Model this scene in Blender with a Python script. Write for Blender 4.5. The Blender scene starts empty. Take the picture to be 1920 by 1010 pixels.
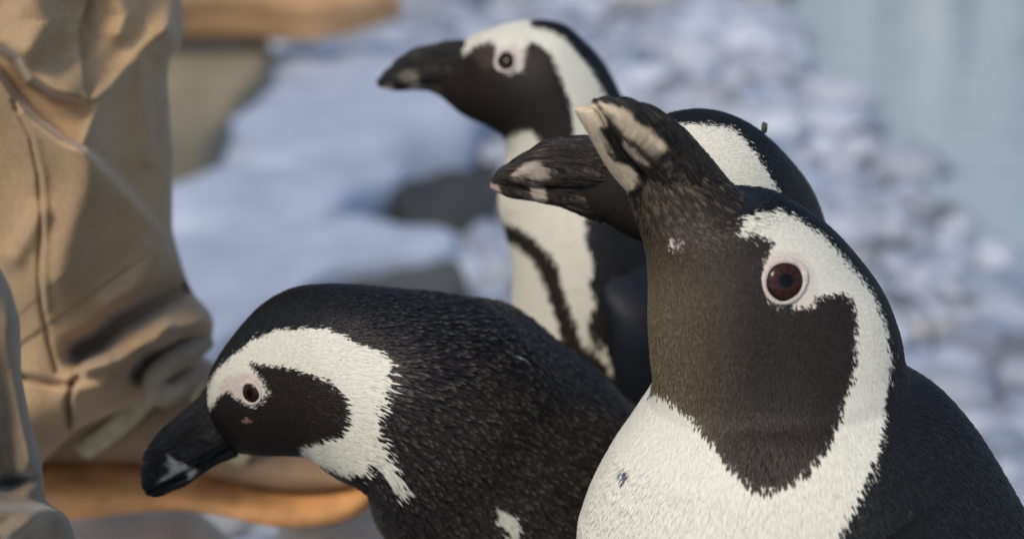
import bpy, math, random
import numpy as np
from mathutils import Vector

rng = np.random.default_rng(7)
random.seed(7)
scene = bpy.context.scene
COL = scene.collection

# ------------------------------------------------------------------ camera
CAM_H, PITCH, FPX = 0.72, math.radians(20.0), 2955.0
cam_data = bpy.data.cameras.new('camera')
cam = bpy.data.objects.new('camera', cam_data)
COL.objects.link(cam)
cam.location = (0, 0, CAM_H)
cam.rotation_euler = (math.radians(90) - PITCH, 0, 0)
cam_data.sensor_width = 36.0
cam_data.lens = 36.0 * FPX / 1920.0
cam_data.clip_start = 0.02
cam_data.clip_end = 300.0
cam_data.dof.use_dof = True
cam_data.dof.focus_distance = 0.60
FOCAL_M = cam_data.lens / 1000.0
APERTURE_M = 0.0105
cam_data.dof.aperture_fstop = FOCAL_M / APERTURE_M
scene.camera = cam

# ------------------------------------------------------------------ world and sun
SUN_EL, SUN_AZ = math.radians(49), math.radians(214)      # azimuth clockwise from +Y, where the light comes from
world = bpy.data.worlds.new('World')
scene.world = world
world.use_nodes = True
wn = world.node_tree
wn.nodes.clear()
w_out = wn.nodes.new('ShaderNodeOutputWorld')
w_bg = wn.nodes.new('ShaderNodeBackground')
w_sky = wn.nodes.new('ShaderNodeTexSky')
w_sky.sky_type = 'NISHITA'
w_sky.sun_disc = False
w_sky.sun_elevation = SUN_EL
w_sky.sun_rotation = SUN_AZ
w_sky.air_density = 1.0
w_sky.dust_density = 1.5
w_bg.inputs['Strength'].default_value = 0.14
wn.links.new(w_sky.outputs[0], w_bg.inputs[0])
wn.links.new(w_bg.outputs[0], w_out.inputs[0])

sun_data = bpy.data.lights.new('sun', 'SUN')
sun_data.energy = 1.5
sun_data.angle = math.radians(14)
sun_data.color = (1.0, 0.86, 0.66)
sun = bpy.data.objects.new('sun', sun_data)
COL.objects.link(sun)
sun_from = Vector((math.sin(SUN_AZ) * math.cos(SUN_EL), math.cos(SUN_AZ) * math.cos(SUN_EL), math.sin(SUN_EL)))
sun.rotation_euler = (-sun_from).to_track_quat('-Z', 'Y').to_euler()
sun.location = (0, -2, 4)

scene.view_settings.view_transform = 'Standard'
scene.view_settings.look = 'None'
scene.view_settings.exposure = 0.35
scene.view_settings.gamma = 1.0
scene.cycles.use_denoising = True
scene.cycles.max_bounces = 6

# ------------------------------------------------------------------ projection helpers
SP, CP = math.sin(PITCH), math.cos(PITCH)
CAMP = np.array([0, 0, CAM_H])


def ray(px, py):
    px, py = np.asarray(px, float), np.asarray(py, float)
    a, b = (px - 960.0) / FPX, (505.0 - py) / FPX
    return np.stack([a, CP + b * SP, -SP + b * CP], -1)


def at(px, py, Y):
    """world point on the upright plane y = Y that is seen at photo pixel px, py"""
    r = ray(px, py)
    return CAMP + r * (np.asarray(Y, float) / r[..., 1])[..., None]


def gnd(px, py, z=0.0):
    r = ray(px, py)
    return CAMP + r * ((np.asarray(z, float) - CAM_H) / r[..., 2])[..., None]


def proj(P):
    q = P - CAMP
    d = q[..., 1] * CP - q[..., 2] * SP
    u = q[..., 1] * SP + q[..., 2] * CP
    return np.stack([960 + FPX * q[..., 0] / d, 505 - FPX * u / d], -1)


def in_poly(pts, poly):
    x, y = pts[:, 0], pts[:, 1]
    inside = np.zeros(len(pts), bool)
    n = len(poly)
    for i in range(n):
        x1, y1 = poly[i]
        x2, y2 = poly[(i + 1) % n]
        if y1 == y2:
            continue
        c = ((y1 > y) != (y2 > y)) & (x < (x2 - x1) * (y - y1) / (y2 - y1) + x1)
        inside ^= c
    return inside


def crom(P, m):
    """Catmull-Rom through rows of P, m samples; returns samples and station parameter"""
    P = np.asarray(P, float)
    n = len(P)
    t = np.linspace(0, n - 1, m)
    i = np.minimum(t.astype(int), n - 2)
    f = (t - i)[:, None]
    Q = np.vstack([2 * P[0] - P[1], P, 2 * P[-1] - P[-2]])
    p0, p1, p2, p3 = Q[i], Q[i + 1], Q[i + 2], Q[i + 3]
    out = 0.5 * ((2 * p1) + (-p0 + p2) * f + (2 * p0 - 5 * p1 + 4 * p2 - p3) * f ** 2 + (-p0 + 3 * p1 - 3 * p2 + p3) * f ** 3)
    return out, t


# ------------------------------------------------------------------ mesh helpers
def make_obj(name, verts, faces, mat, parent=None, colors=None, uv=None, smooth=True):
    me = bpy.data.meshes.new(name)
    verts = np.asarray(verts, np.float32)
    if isinstance(faces, np.ndarray):
        nf, k = faces.shape
        me.vertices.add(len(verts))
        me.vertices.foreach_set('co', verts.ravel())
        me.loops.add(nf * k)
        me.loops.foreach_set('vertex_index', faces.astype(np.int32).ravel())
        me.polygons.add(nf)
        me.polygons.foreach_set('loop_start', np.arange(0, nf * k, k, dtype=np.int32))
        me.polygons.foreach_set('loop_total', np.full(nf, k, np.int32))
        me.update(calc_edges=True)
    else:
        me.from_pydata([tuple(v) for v in verts], [], faces)
    if colors is not None:
        at_ = me.attributes.new('tint', 'FLOAT_COLOR', 'POINT')
        c4 = np.ones((len(verts), 4), np.float32)
        c4[:, :3] = colors
        at_.data.foreach_set('color', c4.ravel())
    if uv is not None:
        a2 = me.attributes.new('flow', 'FLOAT_VECTOR', 'POINT')
        u3 = np.zeros((len(verts), 3), np.float32)
        u3[:, :uv.shape[1]] = uv
        a2.data.foreach_set('vector', u3.ravel())
    if smooth:
        me.polygons.foreach_set('use_smooth', np.ones(len(me.polygons), bool))
    me.update()
    o = bpy.data.objects.new(name, me)
    COL.objects.link(o)
    if mat is not None:
        me.materials.append(mat)
    if parent is not None:
        o.parent = parent
        o.matrix_parent_inverse = parent.matrix_basis.inverted()
    return o


def empty(name, loc=(0, 0, 0)):
    o = bpy.data.objects.new(name, None)
    o.empty_display_size = 0.05
    COL.objects.link(o)
    o.location = loc
    return o


def tag(o, label=None, cat=None, group=None, kind=None):
    if label: o['label'] = label
    if cat: o['category'] = cat
    if group: o['group'] = group
    if kind: o['kind'] = kind
    return o


def grid_quads(m, n, wrap=True):
    i = np.arange(m - 1)[:, None]
    j = np.arange(n if wrap else n - 1)[None, :]
    jn = (j + 1) % n if wrap else j + 1
    q = np.stack([i * n + j, (i + 1) * n + j, (i + 1) * n + jn, i * n + jn], -1)
    return q.reshape(-1, 4)


def norm(v):
    return v / np.maximum(np.linalg.norm(v, axis=-1, keepdims=True), 1e-9)


def snoise(P, seed, scale):
    """cheap smooth noise: sum of random plane waves"""
    r = np.random.default_rng(seed)
    out = np.zeros(P.shape[:-1])
    for k in range(10):
        d = norm(r.normal(size=P.shape[-1]))
        f = scale * r.uniform(0.6, 1.8)
        out += np.sin(P @ d * f + r.uniform(0, 6.28))
    return out / 10 ** 0.5


class Loft:
    """tube through paired dorsal and ventral points; near half faces the camera side (-y)"""

    def __init__(self, Dp, Vp, w, m=200, n=96, power=1.0, soft=0.0):
        A = np.hstack([Dp, Vp, np.asarray(w, float)[:, None]])
        S, self.t = crom(A, m)
        if soft > 0:
            g = max(1, int(soft * m / len(A)))
            kx = np.exp(-0.5 * (np.arange(-2 * g, 2 * g + 1) / g) ** 2); kx /= kx.sum()
            for q in (1, 4, 6):
                col = S[:, q]
                pad = np.concatenate([2 * col[0] - col[2 * g:0:-1], col, 2 * col[-1] - col[-2:-2 * g - 2:-1]])
                S[:, q] = np.convolve(pad, kx, 'valid')
        D, V, ww = S[:, :3], S[:, 3:6], np.maximum(S[:, 6], 1e-4)
        C, H = (D + V) / 2, (D - V) / 2
        T = norm(np.gradient(C, axis=0))
        for _ in range(6):
            T[1:-1] = norm(T[:-2] + 2 * T[1:-1] + T[2:])
        ref = np.array([0, -1.0, 0])
        Hn = norm(H)
        L = norm(ref - Hn * (Hn @ ref)[:, None])
        th = np.arange(n) / n * 2 * math.pi
        c, s = np.cos(th), np.sin(th)
        c = np.sign(c) * np.abs(c) ** power
        s = np.sign(s) * np.abs(s) ** power
        self.m, self.n, self.th = m, n, th
        self.P = C[:, None] + H[:, None] * c[None, :, None] + L[:, None] * (ww[:, None] * s[None])[..., None]
        self.C, self.L = C, L
        self.mirror = (-np.arange(n)) % n
        arc = np.concatenate([[0], np.cumsum(np.linalg.norm(np.diff(C, axis=0), axis=1))])
        self.arc = arc
        per = np.linalg.norm(H, axis=1) + ww
        self.uv = np.stack([np.repeat(arc[:, None], n, 1), per[:, None] * (th - math.pi)[None]], -1)

    def finish(self):
        P = self.P
        dS = np.gradient(P, axis=0)
        self.dS = norm(dS)
        dT = np.roll(P, -1, 1) - np.roll(P, 1, 1)
        N = norm(np.cross(self.dS, dT))
        flip = np.einsum('ijk,ijk->ij', N, P - self.C[:, None])
        if flip.mean() < 0:
            N = -N
        self.N = N
        ds = norm(dS)
        for _ in range(14):                                  # a calm lie of the feathers
            ds[1:-1] = (ds[:-2] + 2 * ds[1:-1] + ds[2:]) / 4
        self.dS = norm(ds)
        # position of the mirrored near-side twin, used to lay the same plumage on both flanks
        twin = P.copy()
        far = np.sin(self.th) < 0
        twin[:, far] = P[:, self.mirror[far]]
        self.pix = proj(twin)

    def mesh(self, cap=True):
        v = self.P.reshape(-1, 3)
        q = grid_quads(self.m, self.n)
        if cap:
            n, m = self.n, self.m
            v = np.vstack([v, self.P[0].mean(0), self.P[-1].mean(0)])
            a = np.arange(n)
            t0 = np.stack([a, (a + 1) % n, np.full(n, n * m), np.full(n, n * m)], -1)
            t1 = np.stack([(m - 1) * n + (a + 1) % n, (m - 1) * n + a, np.full(n, n * m + 1), np.full(n, n * m + 1)], -1)
            faces = [tuple(f) for f in q] + [tuple(f[:3]) for f in t0] + [tuple(f[:3]) for f in t1]
            return v, faces
        return v, q


# ------------------------------------------------------------------ materials
def new_mat(name):
    m = bpy.data.materials.new(name)
    m.use_nodes = True
    nt = m.node_tree
    b = nt.nodes['Principled BSDF']
    return m, nt, b


def N_(nt, typ, **kw):
    n = nt.nodes.new(typ)
    for k, v in kw.items():
        setattr(n, k, v)
    return n


def attr(nt, name):
    a = nt.nodes.new('ShaderNodeAttribute')
    a.attribute_name = name
    return a


def mapped(nt, src, scale):
    mp = nt.nodes.new('ShaderNodeMapping')
    mp.inputs['Scale'].default_value = scale
    nt.links.new(src, mp.inputs['Vector'])
    return mp.outputs[0]


def noise(nt, vec, scale, detail=4, rough=0.55):
    n = nt.nodes.new('ShaderNodeTexNoise')
    n.inputs['Scale'].default_value = scale
    n.inputs['Detail'].default_value = detail
    n.inputs['Roughness'].default_value = rough
    if vec is not None:
        nt.links.new(vec, n.inputs['Vector'])
    return n.outputs['Fac']


def ramp(nt, fac, stops):
    r = nt.nodes.new('ShaderNodeValToRGB')
    el = r.color_ramp.elements
    while len(el) < len(stops):
        el.new(0.5)
    for e, (p, c) in zip(el, stops):
        e.position = p
        e.color = (*c, 1)
    nt.links.new(fac, r.inputs[0])
    return r.outputs[0]


def mult(nt, a, b, fac=1.0):
    m = nt.nodes.new('ShaderNodeMix')
    m.data_type = 'RGBA'
    m.blend_type = 'MULTIPLY'
    m.inputs[0].default_value = fac
    nt.links.new(a, m.inputs[6])
    nt.links.new(b, m.inputs[7])
    return m.outputs[2]


def bump(nt, b, height, strength, dist):
    bm = nt.nodes.new('ShaderNodeBump')
    bm.inputs['Strength'].default_value = strength
    bm.inputs['Distance'].default_value = dist
    nt.links.new(height, bm.inputs['Height'])
    nt.links.new(bm.outputs[0], b.inputs['Normal'])


def mat_feather():
    m, nt, b = new_mat('feather')
    a = attr(nt, 'tint')
    nt.links.new(a.outputs['Color'], b.inputs['Base Color'])
    b.inputs['Roughness'].default_value = 0.45
    b.inputs['Specular IOR Level'].default_value = 0.2
    return m


def mat_skin():
    m, nt, b = new_mat('plumage_skin')
    a = attr(nt, 'tint')
    fl = attr(nt, 'flow')
    nz = noise(nt, mapped(nt, fl.outputs['Vector'], (250, 1100, 1)), 1.0, 3)
    nt.links.new(mult(nt, a.outputs['Color'], ramp(nt, nz, [(0.3, (0.85, 0.85, 0.85)), (0.7, (1.05, 1.05, 1.05))])), b.inputs['Base Color'])
    b.inputs['Roughness'].default_value = 0.65
    b.inputs['Specular IOR Level'].default_value = 0.2
    bump(nt, b, nz, 0.6, 0.0012)
    return m


def mat_bill():
    m, nt, b = new_mat('bill_horn')
    a = attr(nt, 'tint')
    fl = attr(nt, 'flow')
    n1 = noise(nt, mapped(nt, fl.outputs['Vector'], (75, 620, 1)), 1.0, 5, 0.65)
    n2 = noise(nt, mapped(nt, fl.outputs['Vector'], (300, 300, 1)), 1.0, 4)
    c = mult(nt, a.outputs['Color'], ramp(nt, n1, [(0.40, (0.40, 0.38, 0.38)), (0.53, (1.0, 1.0, 1.0)), (0.64, (3.2, 2.9, 2.6))]))
    sep = nt.nodes.new('ShaderNodeMapRange'); sep.inputs[1].default_value = 0.06; sep.inputs[2].default_value = 0.3
    nt.links.new(a.outputs['Fac'], sep.inputs[0])
    mxc = nt.nodes.new('ShaderNodeMix'); mxc.data_type = 'RGBA'
    nt.links.new(sep.outputs[0], mxc.inputs[0]); nt.links.new(c, mxc.inputs[6]); nt.links.new(a.outputs['Color'], mxc.inputs[7])
    c = mxc.outputs[2]
    c = mult(nt, c, ramp(nt, n2, [(0.3, (0.75, 0.75, 0.75)), (0.7, (1.15, 1.15, 1.15))]))
    nt.links.new(c, b.inputs['Base Color'])
    nt.links.new(ramp(nt, n2, [(0.3, (0.38,) * 3), (0.7, (0.62,) * 3)]), b.inputs['Roughness'])
    b.inputs['Specular IOR Level'].default_value = 0.3
    mx = nt.nodes.new('ShaderNodeMath'); mx.operation = 'MULTIPLY_ADD'; mx.inputs[1].default_value = 1.0
    nt.links.new(n1, mx.inputs[0]); nt.links.new(n2, mx.inputs[2])
    bump(nt, b, mx.outputs[0], 1.0, 0.0026)
    inv = nt.nodes.new('ShaderNodeMath'); inv.operation = 'MULTIPLY_ADD'; inv.inputs[1].default_value = -0.85; inv.inputs[2].default_value = 1.0
    nt.links.new(sep.outputs[0], inv.inputs[0]); nt.links.new(inv.outputs[0], [n for n in nt.nodes if n.type == 'BUMP'][0].inputs['Strength'])
    return m


def mat_eye(iris, inner):
    m, nt, b = new_mat('eyeball')
    a = attr(nt, 'tint')
    nt.links.new(a.outputs['Color'], b.inputs['Base Color'])
    b.inputs['Roughness'].default_value = 0.12
    b.inputs['Specular IOR Level'].default_value = 0.12
    b.inputs['Coat Weight'].default_value = 0.05
    b.inputs['Coat Roughness'].default_value = 0.03
    return m


def mat_simple(name, col, rough, var=0.25, scale=60, bstr=0.3, bdist=0.002, coords='Object', spec=0.35):
    m, nt, b = new_mat(name)
    tc = nt.nodes.new('ShaderNodeTexCoord')
    nz = noise(nt, tc.outputs[coords], scale, 6, 0.6)
    lo, hi = 1 - var, 1 + var
    r = ramp(nt, nz, [(0.3, tuple(c * lo for c in col)), (0.7, tuple(c * hi for c in col))])
    nt.links.new(r, b.inputs['Base Color'])
    b.inputs['Roughness'].default_value = rough
    b.inputs['Specular IOR Level'].default_value = spec
    bump(nt, b, nz, bstr, bdist)
    return m


M_FEATHER, M_SKIN, M_BILL = mat_feather(), mat_skin(), mat_bill()
M_EYE = mat_eye(None, None)
M_LID = mat_simple('eye_ring_skin', (0.53, 0.45, 0.405), 0.7, 0.2, 500, 0.6, 0.0006)
M_FOOT = mat_simple('foot_skin', (0.02, 0.018, 0.018), 0.55, 0.4, 200, 0.6, 0.001)


def mat_cloth(name, col):
    m, nt, b = new_mat(name)
    tc = nt.nodes.new('ShaderNodeTexCoord')
    n1 = noise(nt, tc.outputs['Object'], 14, 5, 0.6)
    n2 = noise(nt, mapped(nt, tc.outputs['Object'], (1, 1, 0.35)), 900, 3, 0.6)
    c1 = ramp(nt, n1, [(0.3, tuple(c * 0.78 for c in col)), (0.7, tuple(c * 1.2 for c in col))])
    c = mult(nt, c1, ramp(nt, n2, [(0.25, (0.8,) * 3), (0.75, (1.15,) * 3)]))
    nt.links.new(c, b.inputs['Base Color'])
    b.inputs['Roughness'].default_value = 0.8
    b.inputs['Specular IOR Level'].default_value = 0.2
    b.inputs['Sheen Weight'].default_value = 0.25
    b.inputs['Sheen Roughness'].default_value = 0.4
    bump(nt, b, n2, 0.35, 0.0007)
    return m


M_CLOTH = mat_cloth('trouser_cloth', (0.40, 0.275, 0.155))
M_CLOTH_SHADED = mat_cloth('trouser_cloth_shaded', (0.20, 0.155, 0.105))  # same cloth, darkened: the near leg's shade is put into the colour

# ------------------------------------------------------------------ GROUND, POOL, BACKGROUND
M_GROUND = mat_simple('wet_gravel_ground', (0.17, 0.175, 0.18), 0.75, 0.5, 9, 0.6, 0.02)


def build_ground():
    nx, ny = 140, 140
    xs = np.sinh(np.linspace(-4, 4, nx)) / math.sinh(4) * 90
    ys = np.sinh(np.linspace(-3.4, 4.2, ny)) / math.sinh(4.2) * 120 + 1.0
    X, Y = np.meshgrid(xs, ys, indexing='ij')
    P = np.stack([X, Y], -1)
    Z = 0.012 * snoise(P, 3, 3.0) - 0.012
    Z = np.where(np.hypot(X, Y - 1) > 12, Z * 3 - 0.05, Z)
    v = np.stack([X, Y, Z], -1).reshape(-1, 3)
    o = make_obj('ground', v, grid_quads(nx, ny, False)[:, ::-1], M_GROUND)
    tag(o, kind='structure')


build_ground()

SHORE_PX = [(1370, -120), (1410, -10), (1470, 90), (1560, 190), (1650, 285), (1750, 380), (1900, 510), (2100, 690)]
POOL_Z = 0.022
shore = gnd([p[0] for p in SHORE_PX], [p[1] for p in SHORE_PX], POOL_Z)
POOL_POLY = [tuple(p[:2]) for p in shore] + [(6.0, 1.2), (9.0, 3.0), (9.0, 7.6), (1.2, 7.6)]


def build_water():
    m, nt, b = new_mat('pool_water')
    b.inputs['Base Color'].default_value = (0.34, 0.41, 0.45, 1)
    b.inputs['Roughness'].default_value = 0.08
    b.inputs['IOR'].default_value = 1.33
    tc = nt.nodes.new('ShaderNodeTexCoord')
    nz = noise(nt, mapped(nt, tc.outputs['Object'], (1.2, 3.5, 1)), 4, 3, 0.5)
    bump(nt, b, nz, 0.35, 0.03)
    poly = POOL_POLY
    v = [(x, y, POOL_Z) for x, y in poly]
    o = make_obj('water', v, [tuple(range(len(v)))], m, smooth=False)
    if o.data.polygons[0].normal.z < 0:
        o.data.flip_normals()
    tag(o, kind='structure')


build_water()


def ico(sub):
    t = (1 + 5 ** 0.5) / 2
    v = [(-1, t, 0), (1, t, 0), (-1, -t, 0), (1, -t, 0), (0, -1, t), (0, 1, t), (0, -1, -t), (0, 1, -t), (t, 0, -1), (t, 0, 1), (-t, 0, -1), (-t, 0, 1)]
    f = [(0, 11, 5), (0, 5, 1), (0, 1, 7), (0, 7, 10), (0, 10, 11), (1, 5, 9), (5, 11, 4), (11, 10, 2), (10, 7, 6), (7, 1, 8), (3, 9, 4), (3, 4, 2), (3, 2, 6), (3, 6, 8), (3, 8, 9), (4, 9, 5), (2, 4, 11), (6, 2, 10), (8, 6, 7), (9, 8, 1)]
    v = [np.array(p) / np.linalg.norm(p) for p in v]
    for _ in range(sub):
        cache, nf = {}, []
        def mid(a, b):
            k = (min(a, b), max(a, b))
            if k not in cache:
                p = v[a] + v[b]
                v.append(p / np.linalg.norm(p))
                cache[k] = len(v) - 1
            return cache[k]
        for a, b, c in f:
            ab, bc, ca = mid(a, b), mid(b, c), mid(c, a)
            nf += [(a, ab, ca), (b, bc, ab), (c, ca, bc), (ab, bc, ca)]
        f = nf
    return np.array(v), np.array(f)


ICO1, ICO1F = ico(1)
ICO3, ICO3F = ico(3)


def mat_pebble():
    m, nt, b = new_mat('pebble_stone')
    a = attr(nt, 'tint')
    tc = nt.nodes.new('ShaderNodeTexCoord')
    nz = noise(nt, tc.outputs['Object'], 55, 4)
    nt.links.new(mult(nt, a.outputs['Color'], ramp(nt, nz, [(0.3, (0.8,) * 3), (0.7, (1.12,) * 3)])), b.inputs['Base Color'])
    b.inputs['Roughness'].default_value = 0.6
    bump(nt, b, nz, 0.4, 0.004)
    return m


M_PEBBLE = mat_pebble()
PAL = np.array([(0.58, 0.61, 0.66), (0.66, 0.68, 0.72), (0.44, 0.49, 0.57), (0.50, 0.54, 0.62), (0.36, 0.38, 0.42), (0.52, 0.50, 0.47), (0.20, 0.21, 0.23), (0.74, 0.76, 0.78)])
PALW = np.array([0.24, 0.2, 0.16, 0.14, 0.08, 0.07, 0.04, 0.07])


def pebbles():
    n = 15000
    px = rng.uniform(-500, 2450, n * 3)
    Yg = 1.15 * (7.5 / 1.15) ** rng.uniform(0, 1, n * 3)
    x = (px - 960) / FPX * Yg * 1.05
    keep = ~in_poly(np.stack([x - 0.02, Yg], -1), POOL_POLY)
    hollow = gnd([560, 660, 690, 860, 960, 990, 880, 850, 700], [640, 500, 330, 225, 240, 400, 430, 560, 650], 0.0)
    keep &= ~(in_poly(np.stack([x, Yg], -1), [tuple(q[:2]) for q in hollow]) & (rng.uniform(0, 1, n * 3) < 0.85))
    x, Yg = x[keep][:n], Yg[keep][:n]
    n = len(x)
    r = np.clip(rng.lognormal(math.log(0.021), 0.38, n), 0.008, 0.05) * np.clip(Yg / 2.4, 0.8, 1.7)
    sc = np.stack([r * rng.uniform(0.8, 1.35, n), r * rng.uniform(0.8, 1.35, n), r * rng.uniform(0.45, 0.8, n)], -1)
    a = rng.uniform(0, 6.28, n)
    V = ICO1[None] * (1 + 0.10 * rng.normal(size=(n, len(ICO1), 1))) * sc[:, None]
    c, s = np.cos(a)[:, None], np.sin(a)[:, None]
    V = np.stack([V[..., 0] * c - V[..., 1] * s, V[..., 0] * s + V[..., 1] * c, V[..., 2]], -1)
    V += np.stack([x, Yg, r * rng.uniform(0.05, 0.7, n)], -1)[:, None]
    F = (ICO1F[None] + (np.arange(n) * len(ICO1))[:, None, None]).reshape(-1, 3)
    ci = rng.choice(len(PAL), n, p=PALW / PALW.sum())
    colr = PAL[ci] * rng.uniform(0.52, 0.80, (n, 1)) * np.array((0.94, 0.98, 1.05))  # last factor puts the blue of open shade into the stones
    o = make_obj('pebbles', V.reshape(-1, 3), F, M_PEBBLE, colors=np.repeat(colr, len(ICO1), 0))
    tag(o, 'pale grey pebbles, blue shade painted in, covering the beach behind the penguins', 'pebbles', kind='stuff')


pebbles()


def slab(name, label, cat, px_poly, z_top, thick, col, seed, group=None, rough=0.75):
    """a flat lying rock: outline on the level z_top, uneven top, bevelled rim"""
    P = gnd([p[0] for p in px_poly], [p[1] for p in px_poly], z_top)[:, :2]
    m = 90
    Q, _ = crom(np.vstack([P, P[0]]), m + 1)
    Q = Q[:-1]
    c = Q.mean(0)
    Q += 0.012 * np.stack([snoise(Q, seed, 18), snoise(Q, seed + 1, 18)], -1)
    rings, zs = [], []
    for f, z in ((1.02, z_top - thick), (1.04, z_top - thick * 0.5), (1.02, z_top - 0.25 * thick), (0.985, z_top - 0.06 * thick), (0.93, z_top), (0.75, z_top), (0.5, z_top), (0.25, z_top), (0.04, z_top), (0.0005, z_top)):
        rings.append(c + (Q - c) * f)
        zs.append(z)
    V = np.array([np.column_stack([r, np.full(m, z)]) for r, z in zip(rings, zs)])
    V[..., 2] += 0.010 * snoise(V, seed + 2, 14) + 0.004 * snoise(V, seed + 3, 50)
    o = make_obj(name, V.reshape(-1, 3) - [c[0], c[1], 0], grid_quads(len(rings), m)[:, ::-1],
                 mat_simple(name + '_stone', col, rough, 0.16, 11, 0.5, 0.01))
    o.location = (c[0], c[1], 0)
    tag(o, label, cat, group)
    return o


PALE = (0.36, 0.41, 0.50)  # grey stone with the blue of open shade mixed into its colour
slab('rock_ledge', 'long pale grey rock ledge, blue shade painted in, below the fallen log', 'rock',
     [(360, 250), (420, 190), (500, 95), (640, 60), (760, 60), (900, 140), (905, 215), (790, 250), (640, 265), (480, 290)], 0.10, 0.16, PALE, 11)
slab('rock_ledge', 'broad pale flat rock stepping down in front of the long ledge', 'rock',
     [(270, 300), (420, 270), (600, 250), (760, 255), (720, 330), (640, 380), (480, 400), (300, 400)], 0.07, 0.14, PALE, 21)
slab('rock_ledge', 'pale flat rock with a pointed tip beside the standing penguin', 'rock',
     [(250, 430), (420, 390), (640, 385), (800, 425), (835, 450), (700, 490), (560, 540), (400, 660), (240, 660)], 0.06, 0.14, PALE, 31)
slab('shade_rock', 'dark rock painted as the wet, shaded hollow between the pale ledges and a penguin', 'rock',  # dark colour stands for wet stone and crevice shade
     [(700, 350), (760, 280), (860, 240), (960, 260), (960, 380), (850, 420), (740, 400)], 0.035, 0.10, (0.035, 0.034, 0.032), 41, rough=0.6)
slab('shade_rock', 'dark rock painted as a shaded crevice just behind the crown of the stooping penguin', 'rock',  # crevice shade put into the slab's own dark colour
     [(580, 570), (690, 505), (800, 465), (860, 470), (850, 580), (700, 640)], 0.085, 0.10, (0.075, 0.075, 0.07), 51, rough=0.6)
slab('tan_rock', 'olive tan rock between the trouser leg and the fallen log', 'rock',
     [(230, 110), (340, 52), (490, 58), (500, 130), (420, 210), (360, 262), (230, 270)], 0.13, 0.2, (0.24, 0.20, 0.13), 61)


def log():
    p0, p1 = gnd(150, 32, 0.2), gnd(735, -10, 0.2)
    m, n = 60, 40
    t = np.linspace(0, 1, m)
    th = np.arange(n) / n * 2 * math.pi
    ax = norm(p1 - p0)
    up = np.array([0, 0, 1.0])
    sd = norm(np.cross(ax, up))
    r = 0.075 * (1 - 0.25 * t)
    C = p0 + (p1 - p0) * t[:, None] + np.stack([0 * t, 0.02 * np.sin(5 * t), 0.01 * np.sin(7 * t)], -1)
    rr = r[:, None] * (1 + 0.05 * np.sin(5 * th)[None] + 0.04 * np.sin(9 * th + 1)[None])
    P = C[:, None] + rr[..., None] * (up * np.sin(th)[None, :, None] + sd * np.cos(th)[None, :, None])
    P += 0.006 * snoise(P, 5, 25)[..., None]
    base = np.array([p0[0], p0[1], 0])
    v = np.vstack([P.reshape(-1, 3), P[0].mean(0), P[-1].mean(0)]) - base
    f = [tuple(q) for q in grid_quads(m, n)]
    f += [((j + 1) % n, j, m * n) for j in range(n)] + [((m - 1) * n + j, (m - 1) * n + (j + 1) % n, m * n + 1) for j in range(n)]
    root = make_obj('fallen_log', v, f, mat_simple('log_wood', (0.45, 0.27, 0.13), 0.7, 0.3, 9, 0.6, 0.01))
    root.location = base
    tag(root, 'orange tan fallen log lying across the rocks behind the trouser leg', 'log')


log()


def reflection_wall():
    """unseen wall, added so its pale and dark vertical strata mirror in the pool"""
    nx, nz = 260, 40
    x = np.linspace(-3, 12, nx)
    z = np.linspace(-0.1, 2.6, nz)
    X, Z = np.meshgrid(x, z, indexing='ij')
    Y = 8.2 + 0.25 * snoise(np.stack([X, Z * 0.12], -1), 8, 3.2) + 0.12 * snoise(np.stack([X, Z * 0.2], -1), 9, 9) + 0.05 * snoise(np.stack([X, Z], -1), 10, 14)
    F_ = np.stack([X, Y, Z], -1)
    B_ = F_[:, ::-1] * [1, 0, 1] + [0, 9.4, 0]
    V = np.concatenate([F_, B_], 1)
    m, nt, b = new_mat('cliff_stone')
    tc = nt.nodes.new('ShaderNodeTexCoord')
    n1 = noise(nt, mapped(nt, tc.outputs['Object'], (2.6, 0.6, 0.10)), 2.0, 5, 0.6)
    nt.links.new(ramp(nt, n1, [(0.40, (0.05, 0.09, 0.14)), (0.5, (0.45, 0.50, 0.50)), (0.62, (0.80, 0.82, 0.76))]), b.inputs['Base Color'])
    b.inputs['Roughness'].default_value = 0.85
    o = make_obj('reflection_wall', V.reshape(-1, 3), grid_quads(nx, nz * 2)[:, ::-1], m)
    tag(o, 'unseen pale grey wall with vertical strata, added beyond the pool for its reflection', 'rock wall')


reflection_wall()

# ------------------------------------------------------------------ PENGUINS
BLACK = np.array((0.0095, 0.0098, 0.0113))
BROWN = np.array((0.017, 0.0125, 0.0105))
THROAT_SUNLIT = np.array((0.125, 0.098, 0.062))  # brown plumage with golden sunlight put into the colour
WHITE = np.array((0.66, 0.645, 0.555))
PINK = np.array((0.57, 0.50, 0.44))


def paint(pix, layers, jitter=0.0, seed=0, base=BLACK):
    """colour per point from traced plumage patches, given as polygons in the side view"""
    r = np.random.default_rng(seed)
    p = pix + r.normal(size=pix.shape) * jitter
    c = np.repeat(np.asarray(base)[None], len(p), 0).copy()
    for poly, colr in layers:
        c[in_poly(p, poly)] = colr
    return c


def stations(rows, Y0, lower, Ylow=None):
    D, V, w, fl = [], [], [], []
    for (dx, dy, vx, vy, dY, wc, f) in rows:
        D.append(at(dx, dy, Y0 + dY)); V.append(at(vx, vy, Y0 + dY)); w.append(wc / 100); fl.append(f)
    Yl = Ylow if Ylow is not None else Y0 + rows[-1][4]
    for (xd, zd, xv, zv, wc, f) in lower:
        D.append(np.array([xd, Yl, zd])); V.append(np.array([xv, Yl, zv])); w.append(wc / 100); fl.append(f)
    return np.array(D), np.array(V), np.array(w), np.array(fl)


FEATHER_SCALE = 0.66
FCOUNT = [0]


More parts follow.
